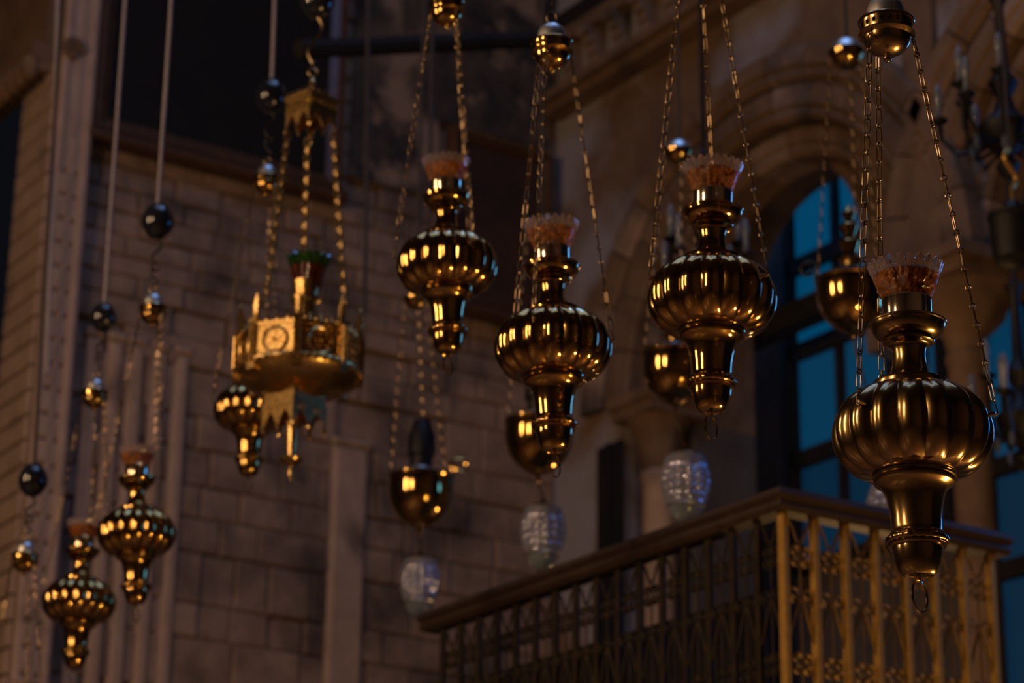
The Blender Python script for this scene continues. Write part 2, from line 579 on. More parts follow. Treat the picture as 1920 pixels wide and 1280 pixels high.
# tympanum wall inside the first arch with its smaller arched opening
ty = MB()
arch_face(ty, WX + 0.36, 9.45, 12.15, 6.36, 8.1, (11.07, 7.05), 0.84, dx=0.50)
ty.build('tympanum', 'brown_stone', wall_right)
MB().box(WX + 0.36, WX + 0.86, 11.91, 12.15, 0, 6.36).build('door_jamb', 'dim_stone', wall_right)
MB().box(WX - 0.05, WX + 0.55, 9.12, 9.38, 6.5, 8.5).build('spandrel', 'brown_stone', wall_right)
# thin archivolt around the small opening
tv = MB()
tv.tube([(WX + 0.35, 11.07 - 0.9 * math.cos(PI * i / 24), 7.05 + 0.9 * math.sin(PI * i / 24)) for i in range(25)], 0.04, 8)
tv.build('archivolt', 'brown_stone', wall_right)

# cornice with carved brackets on the arcade wall
cn = MB()
cn.box(WX - 0.16, WX, 5.0, WY - 0.06, 8.80, 8.87)
cn.box(WX - 0.22, WX, 5.0, WY - 0.06, 8.87, 8.93)
cn.box(WX - 0.14, WX, 5.0, WY - 0.06, 9.30, 9.40)
cn.build('cornice', 'brown_stone', wall_right)
for k in range(14):
    y = 12.75 - k * 0.30
    mb = MB()
    for j in range(6):
        t = j / 5
        mb.box(-0.05 - 0.13 * t ** 2, 0.0, -0.055, 0.055, 0.37 * j / 6, 0.37 * (j + 1) / 6)
    mb.build('cornice_bracket', 'stone', wall_right, T(WX, y, 8.93))


nd = MB().box(WX - 0.03, WX - 0.005, 12.19, 12.46, 3.6, 6.25).box(WX - 0.05, WX - 0.03, 12.30, 12.34, 3.6, 6.25)  # flat dark strip stands in for the shade of a niche beside the column
nd.build('niche_shade_panel', 'dark_canvas', wall_right)

# columns with capitals under the arches
def column(y, rad, capw, z_top, label, smat='pale_stone'):
    e = bpy.data.objects.new('column', None)
    COL.objects.link(e)
    e.location = (WX + 0.15, y, 0)
    tag(e, label, None, None, 'structure')
    MB().lathe([(rad * 1.35, 0), (rad * 1.35, 0.3), (rad * 1.1, 0.36), (rad, 0.42), (rad, z_top - 0.55), (rad * 1.12, z_top - 0.53), (rad * 1.12, z_top - 0.49), (rad, z_top - 0.47)], 24).build('shaft', smat, e)
    def sq(r, z, ph, k):
        return r * (1 + 0.10 * k * abs(math.cos(2 * ph)) * 0 + 0.05 * math.cos(8 * ph) * math.sin(PI * k)), z
    MB().lathe([(rad, z_top - 0.48), (rad * 1.15, z_top - 0.38), (capw * 0.62, z_top - 0.30), (capw * 0.72, z_top - 0.22), (capw * 0.98, z_top - 0.13)], 32, sq).build('capital', 'brown_stone', e)
    ab = MB()
    ab.box(-capw, capw, -capw, capw, z_top - 0.13, z_top - 0.05)
    ab.box(-capw * 1.12, capw * 1.12, -capw * 1.12, capw * 1.12, z_top - 0.05, z_top + 0.02)
    ab.build('abacus', 'brown_stone', e)
    return e


column(12.02, 0.105, 0.22, 6.49, 'slim pale column with carved capital at the left foot of the round arch')
column(9.18, 0.105, 0.33, 6.49, 'thick column with wide dark capital behind the front lamp', 'brown_stone')
column(6.30, 0.105, 0.33, 6.49, 'third column of the arcade beyond the right edge of view', 'brown_stone')

# back wall of the porch behind the arcade with blue dawn windows
pb_ = MB().box(10.3, 10.6, 4.0, 14.5, 0, 10)
wall_porch = struct('wall_porch', pb_, 'dim_stone', 'dim porch wall beyond the arches', 'wall')
pc = MB().box(WX + 0.55, 10.3, 12.9, 13.2, 0, 10)
struct('wall_side', pc, 'dim_stone', 'dim end wall of the porch inside the arch', 'wall')


def window(name, y0, y1, zs, ncol, label, mats):
    e = bpy.data.objects.new(name, None)
    COL.objects.link(e)
    e.location = (10.3, (y0 + y1) / 2, zs[0])
    tag(e, label, 'window', None, 'structure')
    yc = (y0 + y1) / 2
    W = (y1 - y0)
    fr_ = MB()
    t = 0.035
    fr_.box(-0.10, 0.0, y0 - yc - t, y0 - yc + t, -t, zs[-1] - zs[0] + t)
    fr_.box(-0.10, 0.0, y1 - yc - t, y1 - yc + t, -t, zs[-1] - zs[0] + t)
    for zz in zs:
        tt = t * (1.6 if zz in zs[1:-1] else 1)
        fr_.box(-0.10, 0.0, y0 - yc, y1 - yc, zz - zs[0] - tt, zz - zs[0] + tt)
    for c in range(1, ncol):
        yy = y0 + W * c / ncol - yc
        fr_.box(-0.085, 0.0, yy - 0.03, yy + 0.03, 0, zs[-1] - zs[0])
    fr_.build('window_frame', 'dark_wood', e)
    for r_ in range(len(zs) - 1):
        for c in range(ncol):
            a = y0 + W * c / ncol - yc
            b = y0 + W * (c + 1) / ncol - yc
            MB().box(-0.035, -0.02, a + 0.01, b - 0.01, zs[r_] - zs[0], zs[r_ + 1] - zs[0]).build('pane', mats[r_], e)


window('window_1', 10.72, 12.20, [5.6, 6.35, 7.12, 7.75, 8.42], 3, 'blue lit window seen through the small arched opening', ['deep_blue_pane', 'dusk_blue_pane', 'blue_pane', 'blue_pane'])
window('window_2', 8.7, 10.36, [3.9, 5.2, 5.85, 6.9, 7.45, 8.0], 4, 'blue lit window at the right edge beyond the thick column', ['deep_blue_pane', 'deep_blue_pane', 'dusk_blue_pane', 'blue_pane', 'blue_pane'])
# sloping stair soffit / beam across the porch
bm_ = MB().box(9.75, 9.9, 9.6, 12.9, 7.08, 7.24)
struct('trim_3', bm_, 'dark_wood', 'dark horizontal beam across the blue porch window', 'beam')

# ------------------------------------------------------------------ gallery railing
K = at(1467, 935, 8.0)
LU, LV = 0.93, 2.24
rail = bpy.data.objects.new('gallery_railing', None)
COL.objects.link(rail)
rail.location = (K.x, K.y, K.z - 1.2)
tag(rail, 'gilt ironwork gallery railing with brown wooden handrail at lower right', 'railing')
ZR = 1.2
for nm, pts in (('handrail', 0), ('handrail', 1)):
    m = MB()
    L = LU if pts == 0 else LV
    prof = [(-0.035, -0.05), (-0.05, -0.035), (-0.045, -0.015), (-0.065, 0.0), (-0.06, 0.02), (-0.03, 0.032), (0.03, 0.032), (0.06, 0.02), (0.065, 0.0), (0.045, -0.015), (0.05, -0.035), (0.035, -0.05)]
    n_ = len(prof)
    vs_ = []
    for s_ in (0, 1):
        for (q, zz) in prof:
            if pts == 0:
                vs_.append((L + 0.06 if s_ else q, q, ZR + zz))
            else:
                vs_.append((q, L if s_ else q, ZR + zz))
    fs = [(i, (i + 1) % n_, n_ + (i + 1) % n_, n_ + i) for i in range(n_)] + [tuple(range(n_)), tuple(range(2 * n_ - 1, n_ - 1, -1))]
    m.add(vs_, fs, False)
    m.build('handrail', 'rail_wood', rail)


def spiral(cx, cz, r0, turns, a0, sgn, n=22):
    return [(cx + r0 * (1 - 0.72 * i / n) * math.cos(a0 + sgn * 2 * PI * turns * i / n), 0, cz + r0 * (1 - 0.72 * i / n) * math.sin(a0 + sgn * 2 * PI * turns * i / n)) for i in range(n + 1)]


BAY = 0.1329
sc_mb = MB()
h2 = BAY / 2
for sg in (-1, 1):
    # inverted V with curled heads
    sc_mb.tube([(sg * 0.006, 0, -0.33), (sg * 0.02, 0, -0.37), (sg * (h2 - 0.012), 0, -0.47)], 0.0055, 6)
    sc_mb.tube(spiral(sg * 0.030, -0.315, 0.028, 1.3, -PI / 2 if sg > 0 else -PI / 2, sg), 0.005, 6)
    for zc in (-0.185, -0.545):
        sc_mb.tube(spiral(sg * 0.022, zc + 0.017, 0.019, 1.3, PI if sg > 0 else 0, -sg), 0.005, 6)
        sc_mb.tube(spiral(sg * 0.022, zc - 0.017, 0.019, 1.3, PI if sg > 0 else 0, sg), 0.005, 6)
    sc_mb.tube([(sg * (h2 - 0.012), 0, -0.06), (sg * 0.03, 0, -0.09), (sg * 0.010, 0, -0.14)], 0.005, 6)
    sc_mb.tube([(sg * (h2 - 0.012), 0, -0.75), (sg * 0.02, 0, -0.66), (sg * 0.006, 0, -0.62)], 0.0055, 6)
sc_mb.tube([(0, 0, -0.13), (0, 0, -0.63)], 0.0035, 6)
sc_me = sc_mb.mesh('scrollwork', 'rail_scroll')
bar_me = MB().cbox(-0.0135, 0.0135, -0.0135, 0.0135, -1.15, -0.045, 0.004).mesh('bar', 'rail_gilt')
sc_me2 = sc_mb.mesh('scrollwork', 'rail_dark')
bar_me2 = MB().cbox(-0.011, 0.011, -0.011, 0.011, -1.15, -0.045, 0.004).mesh('bar', 'rail_dark')
nu = round(LU / BAY)
for k in range(nu + 1):
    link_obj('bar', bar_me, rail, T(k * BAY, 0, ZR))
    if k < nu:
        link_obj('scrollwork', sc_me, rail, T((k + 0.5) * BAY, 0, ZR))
nv = int(LV / BAY)
for k in range(1, nv + 1):
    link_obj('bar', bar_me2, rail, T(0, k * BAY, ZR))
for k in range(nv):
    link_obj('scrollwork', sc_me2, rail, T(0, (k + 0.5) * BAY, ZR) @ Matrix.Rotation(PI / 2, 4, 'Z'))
MB().cbox(-0.05, LU + 0.08, -0.05, 0.05, 0.0, 0.06, 0.01).box(-0.05, 0.05, 0.05, LV, 0.0, 0.06).build('bottom_rail', 'rail_wood', rail)
gl = MB().box(K.x - 0.08, 8.7, K.y - 0.08, K.y + LV + 0.6, K.z - 1.55, K.z - 1.2)
gl.box(K.x + 0.1, K.x + 0.45, K.y + 0.1, K.y + 0.45, 0, K.z - 1.55)
gp = MB().box(K.x + 0.50, K.x + 0.54, K.y + 0.75, K.y + LV + 0.2, K.z - 1.2, K.z - 0.10)  # dark sheet added behind the rail in place of the gallery's inner shade
for q in range(4):
    gp.box(K.x + 0.48, K.x + 0.50, K.y + 0.78 + q * 0.42, K.y + 0.82 + q * 0.42, K.z - 1.2, K.z - 0.12)
struct('gallery_backdrop', gp, 'dark_wood', 'dark screen inside the gallery behind the railing', 'backdrop')
struct('gallery_floor', gl, 'dim_stone', 'stone slab of the gallery under the gilt railing', 'gallery')

# ------------------------------------------------------------------ ribbed brass lamps
PX = 0.28 / 300.0            # one photo pixel at the front lamp
ZS = PX / 0.942


def pr(pts, y0=812):
    return [(r * PX, (y0 - y) * ZS) for r, y in pts]


def smooth_prof(pts, n=4):
    """Catmull-Rom resample"""
    out = []
    P = [pts[0]] + list(pts) + [pts[-1]]
    for i in range(1, len(P) - 2):
        for k in range(n):
            t = k / n
            q = []
            for d in range(2):
                a, b, c, e = P[i - 1][d], P[i][d], P[i + 1][d], P[i + 2][d]
                q.append(0.5 * (2 * b + (c - a) * t + (2 * a - 5 * b + 4 * c - e) * t * t + (-a + 3 * b - 3 * c + e) * t ** 3))
            out.append((max(q[0], 0), q[1]))
    out.append(pts[-1])
    return out


NRIB = 16


def rib(r, z, ph, k):
    env = min(1.0, math.sin(PI * min(max(k, 0), 1)) * 1.6)
    c = abs(math.cos(NRIB * ph / 2))
    f = 1 - 0.085 * env * (1 - c ** 0.9)
    return r * f, z


LM = {}


def lamp_meshes(suf, brass):
    d = {}
    d['base_cup'] = MB().lathe(pr([(0, 1067), (14, 1067), (24, 1068), (26, 1070.5), (30, 1069), (36, 1062), (41, 1052), (45, 1037), (47, 1025), (47, 1021), (53, 1020), (55, 1017), (53, 1014), (46, 1013)]), 48).mesh('base_cup', brass)

    def rope(r, z, ph, k):
        return r, z
    rb = MB()
    vs_, fs = [], []
    S, Q = 96, 12
    for i in range(S):
        a = 2 * PI * i / S
        for j in range(Q):
            q = 2 * PI * j / Q
            rr = 6.2 * (0.80 + 0.28 * abs(math.cos(12 * a + q * 0.5)))
            vs_.append(((53 + rr * math.cos(q)) * PX * math.cos(a), (53 + rr * math.cos(q)) * PX * math.sin(a), (812 - 1007 + rr * math.sin(q)) * ZS))
    for i in range(S):
        for j in range(Q):
            a, b = i, (i + 1) % S
            c, e = j, (j + 1) % Q
            fs.append((a * Q + c, b * Q + c, b * Q + e, a * Q + e))
    rb.add(vs_, fs, True)
    d['rope_band'] = rb.mesh('rope_band', brass)
    d['stem'] = MB().lathe(pr([(44, 1012), (48, 1002), (50.5, 999), (51, 996.5), (49, 994), (47.5, 992), (47, 984), (47.5, 966), (50, 948), (54, 930), (59, 918), (66, 910), (73, 906.5), (76, 904), (77, 900.5), (74.5, 898.5), (74, 897), (78, 895), (79, 891), (77, 888), (68, 885)]), 48).mesh('stem', brass)
    d['bowl'] = MB().lathe(smooth_prof(pr([(66, 889), (88, 888), (112, 881), (133, 864), (146, 841), (150.5, 815), (148, 793), (139, 771), (122, 752), (99, 738), (66, 730)]), 4), 16 * 10, rib).mesh('bowl', brass)
    d['shoulder_ring'] = MB().lathe(pr([(66, 736), (71.5, 734), (72.5, 731), (72.5, 722), (71, 719), (63, 717.5), (61, 719), (50, 717)]), 48).mesh('shoulder_ring', brass)
    d['neck'] = MB().lathe(smooth_prof(pr([(50, 719), (43, 710), (37, 699), (32.5, 682), (31, 667), (33, 654), (38, 648), (45, 646)]), 3) + pr([(48.5, 644), (49.5, 641), (48, 638), (44, 637)]), 40).mesh('neck', brass)
    d['drip_pan'] = MB().lathe(pr([(40, 638), (50, 635), (60, 630), (67, 622), (70.5, 614), (71, 610), (73.5, 609), (74, 606.5), (72, 604.5), (68, 606), (46, 608)]), 48).mesh('drip_pan', brass)
    d['collar'] = MB().lathe(pr([(45, 607), (46.5, 606), (46.5, 564), (48, 562), (47, 560), (44, 560.5), (43, 566)]), 48).mesh('collar', 'collar_nickel')

    def cupmod(r, z, ph, k):
        return r * (1 + 0.018 * math.cos(22 * ph)), z
    d['glass_cup'] = MB().lathe(pr([(0, 566), (30, 566), (42, 563), (48, 554), (54, 540), (59, 527), (62, 519), (62.5, 517), (58, 518), (0, 518)]), 22 * 5, cupmod).mesh('glass_cup', 'amber_glass')

    def rimmod(r, z, ph, k):
        c = math.cos(22 * ph)
        kk = k if k <= 0.5 else 1 - k
        kk *= 2
        return r * (1 + 0.03 * kk * c), z + kk * kk * (abs(math.cos(11 * ph)) ** 0.8) * 0.013 - 0.004 * kk
    d['glass_rim'] = MB().lathe(pr([(61.5, 520), (64.5, 514), (68, 507), (72, 500), (70, 499), (66, 506), (63, 512), (59, 518)]), 22 * 8, rimmod, cap=False).mesh('glass_rim', 'pink_glass')
    d['pull_ring'] = MB().ring(29 * PX, 2.3 * PX, 32, 8, T(0, 0, (812 - 1107) * ZS)).tube([(0, 0, (812 - 1066) * ZS), (0, 0, (812 - 1077) * ZS)], 4 * PX, 8).mesh('pull_ring', brass)
    # canopy, z = 0 at the middle of the pierced band
    def cp(pts):
        return [(r * PX, -y * ZS) for r, y in pts]
    d['canopy'] = MB().lathe(cp([(0, 66), (4, 65), (8, 61), (8.5, 58), (6, 54), (8, 52), (14, 51), (23, 48), (34, 42), (42, 34), (47, 24), (48, 17), (53, 14), (57, 11), (56, 8), (50, 7)]), 40).mesh('canopy', brass)
    d['cap_dome'] = MB().lathe(cp([(41, -17), (39, -30), (37, -44), (31, -58), (19, -68), (7, -72), (4, -75), (0, -77)]), 36).mesh('cap_dome', 'silver')
    # pierced band: 20 cells each with a real hole
    band = MB()
    N = 20
    z0, z1 = -8 * ZS, 16 * ZS
    rb0, rb1 = 51 * PX, 53 * PX
    for c in range(N):
        a0, a1 = 2 * PI * c / N, 2 * PI * (c + 1) / N
        def pt(u, v, r=0.0):
            a = a0 + (a1 - a0) * (u + 1) / 2
            rr = rb0 + (rb1 - rb0) * (v + 1) / 2 - r
            return (rr * math.cos(a), rr * math.sin(a), z0 + (z1 - z0) * (v + 1) / 2)
        out_ = [(-1, 0), (-1, 1), (0, 1), (1, 1), (1, 0), (1, -1), (0, -1), (-1, -1)]
        inn = [(0.5 * math.cos(PI - k * PI / 4), 0.45 * math.sin(PI - k * PI / 4)) for k in range(8)]
        vs_ = [pt(*q) for q in out_] + [pt(*q) for q in inn] + [pt(q[0], q[1], 4 * PX) for q in inn]
        fs = []
        for k in range(8):
            l = (k + 1) % 8
            fs += [(k, l, 8 + l, 8 + k), (8 + k, 8 + l, 16 + l, 16 + k)]
        band.add(vs_, fs, False)
    for (za, ra) in ((-9.5, 52), (17, 54)):
        band.tube([(ra * PX * math.cos(2 * PI * i / 40), ra * PX * math.sin(2 * PI * i / 40), za * ZS) for i in range(40)], 2.6 * PX, 6, True)
    band.lathe([(40 * PX, 16.5 * ZS), (53 * PX, 17 * ZS)], 40, cap=False)
    d['pierced_band'] = band.mesh('pierced_band', brass)
    d['cap_ring'] = MB().ring(13 * PX, 2.6 * PX, 24, 8, T(0, 0, 88 * ZS), 1.2).mesh('cap_ring', 'chain_brass')
    LM[suf] = d
    return d


lamp_meshes('bright', 'brass')
lamp_meshes('aged', 'aged_brass')

# chain links: long link and small round link
def stadium(L, W, r, n=8):
    h = L / 2 - W / 2
    p = []
    for i in range(n + 1):
        a = PI * i / n
        p.append((W / 2 * math.cos(a), 0, h + W / 2 * math.sin(a)))
    for i in range(n + 1):
        a = PI + PI * i / n
        p.append((W / 2 * math.cos(a), 0, -h + W / 2 * math.sin(a)))
    return p


WIRE = 1.45 * PX
LLEN, LWID, RDIA = 34 * PX, 10.5 * PX, 10.5 * PX
link_mb = MB().tube(stadium(LLEN, LWID, WIRE, 6), WIRE, 6, True)
LINK_ME = link_mb.mesh('link', 'chain_brass')
RING_ME = MB().ring(RDIA / 2, WIRE, 14, 6).mesh('link', 'chain_brass')
PITCH = (LLEN - 2 * WIRE) + (RDIA - 2 * WIRE)


def chain_points(a, b):
    d = b - a
    L = d.length
    n = max(1, round(L / PITCH))
    return d, L, n


def chain_frames(a, b, tw0, sag=0.0):
    """transforms of long and round links between local points a (top) and b (bottom)"""
    d, L, n = chain_points(a, b)
    dn = d.normalized()
    zax = -dn
    xax = zax.orthogonal().normalized()
    xr = Vector((1, 0, 0)) - zax * zax.x
    if xr.length > 0.1:
        xax = xr.normalized()
    yax = zax.cross(xax)
    base = Matrix((xax, yax, zax)).transposed().to_4x4()
    step = L / n
    s = step / PITCH
    fl_, fr_ = [], []
    for k in range(n):
        tw = tw0 + 0.35 * math.sin(k * 0.55 + tw0 * 3) + k * 0.06
        pos = a + d * ((k + 0.5) / n)
        fl_.append(Matrix.Translation(pos) @ base @ Matrix.Rotation(tw, 4, 'Z') @ Matrix.Diagonal((1, 1, s, 1)))
        if k < n - 1:
            pos = a + d * ((k + 1.0) / n)
            fr_.append(Matrix.Translation(pos) @ base @ Matrix.Rotation(tw + PI / 2, 4, 'Z'))
    return fl_, fr_


def hook_mb(p, out, r=WIRE * 1.15):
    """small lug and S hook where the chain meets the bowl; p = lug point, out = outward dir"""
    m = MB()
    m.tube([p - out * 0.010, p + out * 0.004, p + out * 0.009], 0.0045, 8)
    m.tube([p + out * 0.006 + Vector((0, 0, -0.004)), p + out * 0.013 + Vector((0, 0, 0.0)), p + out * 0.010 + Vector((0, 0, 0.014)), p + out * 0.006 + Vector((0, 0, 0.026))], r, 6)
    return m


def s_hook(m, a, b, r, amp):
    """wavy S hook between two local points"""
    d = b - a
    n = 18
    pts = []
    for i in range(n + 1):
        t = i / n
        pts.append(a + d * t + Vector((amp * math.sin(2 * PI * t), 0, 0)))
    m.tube(pts, r, 6)
    return m


def ribbed_lamp(label, bowl_px, depth, canopy_px, az, brass='bright', tilt=0.0, detail=True, ball_px=None, rope_px=None, up_px=None, rope_mat='rope', ball_s=1.0):
    P0 = at(*bowl_px, depth)
    head = math.atan2(P0.x - CAM.x, P0.y - CAM.y)
    e = bpy.data.objects.new('hanging_oil_lamp', None)
    COL.objects.link(e)
    e.matrix_world = Matrix.Translation(P0) @ Matrix.Rotation(-head, 4, 'Z') @ Matrix.Rotation(R(tilt), 4, 'Y')
    tag(e, label, 'oil lamp', 'hanging brass oil lamps')
    inv = e.matrix_world.inverted()
    d = LM[brass]
    for k in ('base_cup', 'rope_band', 'stem', 'bowl', 'shoulder_ring', 'neck', 'drip_pan', 'collar'):
        link_obj(k, d[k], e)
    g = link_obj('glass_cup', d['glass_cup'], e, None, 'amber glass oil cup')
    link_obj('glass_rim', d['glass_rim'], g, None, 'scalloped pale pink rim')
    link_obj('pull_ring', d['pull_ring'], e, T(0, 0, 0) @ Matrix.Rotation(R(63), 4, 'Z'))
    CP = inv @ above(*canopy_px, P0)
    ca = link_obj('canopy', d['canopy'], e, Matrix.Translation(CP))
    link_obj('pierced_band', d['pierced_band'], ca)
    link_obj('cap_dome', d['cap_dome'], ca, None, 'silvery domed cap')
    link_obj('cap_ring', d['cap_ring'], ca)
    for a in az:
        o_ = Vector((math.sin(R(a)), -math.cos(R(a)), 0))
        lug = o_ * (146 * PX) + Vector((0, 0, 24 * ZS))
        top = CP + o_ * (52 * PX) + Vector((0, 0, -22 * ZS))
        m = hook_mb(lug, o_)
        bot = lug + o_ * 0.007 + Vector((0, 0, 0.022))
        MB().tube([o_ * (46 * PX) + Vector((0, 0, -14 * ZS)), top - CP + o_ * 0.004, top - CP + Vector((0, 0, -0.004))], WIRE * 1.3, 6).build('chain_eye', 'chain_brass', ca)
        fl_, fr_ = chain_frames(top, bot, R(a) * 0.6)
        if detail:
            ch = m.build('chain', 'chain_brass', e)
            for M in fl_:
                link_obj('link', LINK_ME, ch, M)
            for M in fr_:
                link_obj('link', RING_ME, ch, M)
        else:
            for M in fl_:
                m.tube(stadium(LLEN, LWID, WIRE, 4), WIRE * 1.2, 5, True, M)
            for M in fr_:
                m.ring(RDIA / 2, WIRE * 1.2, 8, 5, M)
            m.build('chain', 'chain_brass', e)
    capt = CP + Vector((0, 0, 88 * ZS + 13 * PX))
    if ball_px:
        B = inv @ above(*ball_px, P0)
        rb = 0.060 * ball_s
        bl = MB().lathe(smooth_prof([(0.006, -rb * 1.18), (rb * 0.55, -rb * 1.0), (rb * 0.93, -rb * 0.45), (rb, 0.05 * rb), (rb * 0.86, rb * 0.6), (rb * 0.48, rb * 1.05), (0.006, rb * 1.2)], 4), 32)
        bo = bl.build('counterweight_ball', 'black_glaze', e, Matrix.Translation(B))
        bo['label'] = 'glossy black egg shaped ball'
        m = MB()
        s_hook(m, B + Vector((0, 0, -rb * 1.15)), (B + Vector((0, 0, -rb * 1.15))) * 0.45 + capt * 0.55, 0.0045, 0.016)
        m.ring(0.014, 0.004, 14, 6, Matrix.Translation((B + Vector((0, 0, -rb * 1.2))) * 0.40 + capt * 0.60))
        s_hook(m, (B + Vector((0, 0, -rb * 1.15))) * 0.38 + capt * 0.62, capt, 0.004, -0.012)
        m.build('hook', 'dark_iron', e)
        RT = inv @ above(*rope_px, P0)
        s0 = B + Vector((0, 0, rb * 1.15))
        MB().tube([s0, RT], 0.0075, 8).build('rope', rope_mat, e)
    elif up_px:
        U = inv @ above(*up_px, P0)
        m = MB()
        fl_, fr_ = chain_frames(U, capt + Vector((0, 0, -0.008)), 0.3)
        for M in fl_:
            m.tube(stadium(LLEN, LWID * 1.3, WIRE, 5), WIRE * 1.5, 6, True, M)
        for M in fr_:
            m.ring(RDIA * 0.65, WIRE * 1.5, 10, 6, M)
        m.build('suspension_chain', 'dark_iron', e)
    return e


ribbed_lamp('largest ribbed brass oil lamp in sharp focus at far right with amber glass cup', (1711, 812), 4.23, (1662, 57), (-38, 82, 202), 'aged', 0.0, up_px=(1650, -260))
ribbed_lamp('ribbed brass oil lamp second from right with ring hanging below the arch', (1335, 560), 5.24, (1313, -52), (-66, 54, 174), 'bright', 1.2, up_px=(1305, -330))
ribbed_lamp('ribbed brass oil lamp left of the arch with silver capped canopy and hook above', (1037, 650), 5.72, (1035, 93), (-18, 102, 222), 'bright', -1.2, up_px=(1033, -160))
ribbed_lamp('ribbed brass oil lamp in front of the smaller painting, highest of the ribbed lamps', (838, 497), 6.68, (838, 18), (-90, 30, 150), 'bright', -1.8, up_px=(838, -220))
ribbed_lamp('ribbed brass oil lamp at lower left hung under the larger black ball', (256, 1000), 8.63, (287, 584), (-85, 35, 155), 'bright', -3.2, False, (296, 415), (336, -220))
ribbed_lamp('lowest ribbed brass oil lamp at bottom left corner of the wall', (148, 1128), 9.2, (178, 742), (-70, 50, 170), 'bright', -0.4, False, (194, 595), (250, -220), ball_s=0.85)
ribbed_lamp('ribbed brass oil lamp partly hidden behind the ornate gilt lantern', (470, 768), 9.07, (500, 341), (-80, 40, 160), 'bright', -1.0, False, (509, 180), (523, -220))
ribbed_lamp('ribbed brass oil lamp at far left edge with black ball, body below view', (30, 1440), 8.9, (47, 1048), (-75, 45, 165), 'bright', -0.4, False, (62, 900), (128, -220), rope_mat='dark_rope', ball_s=0.93)

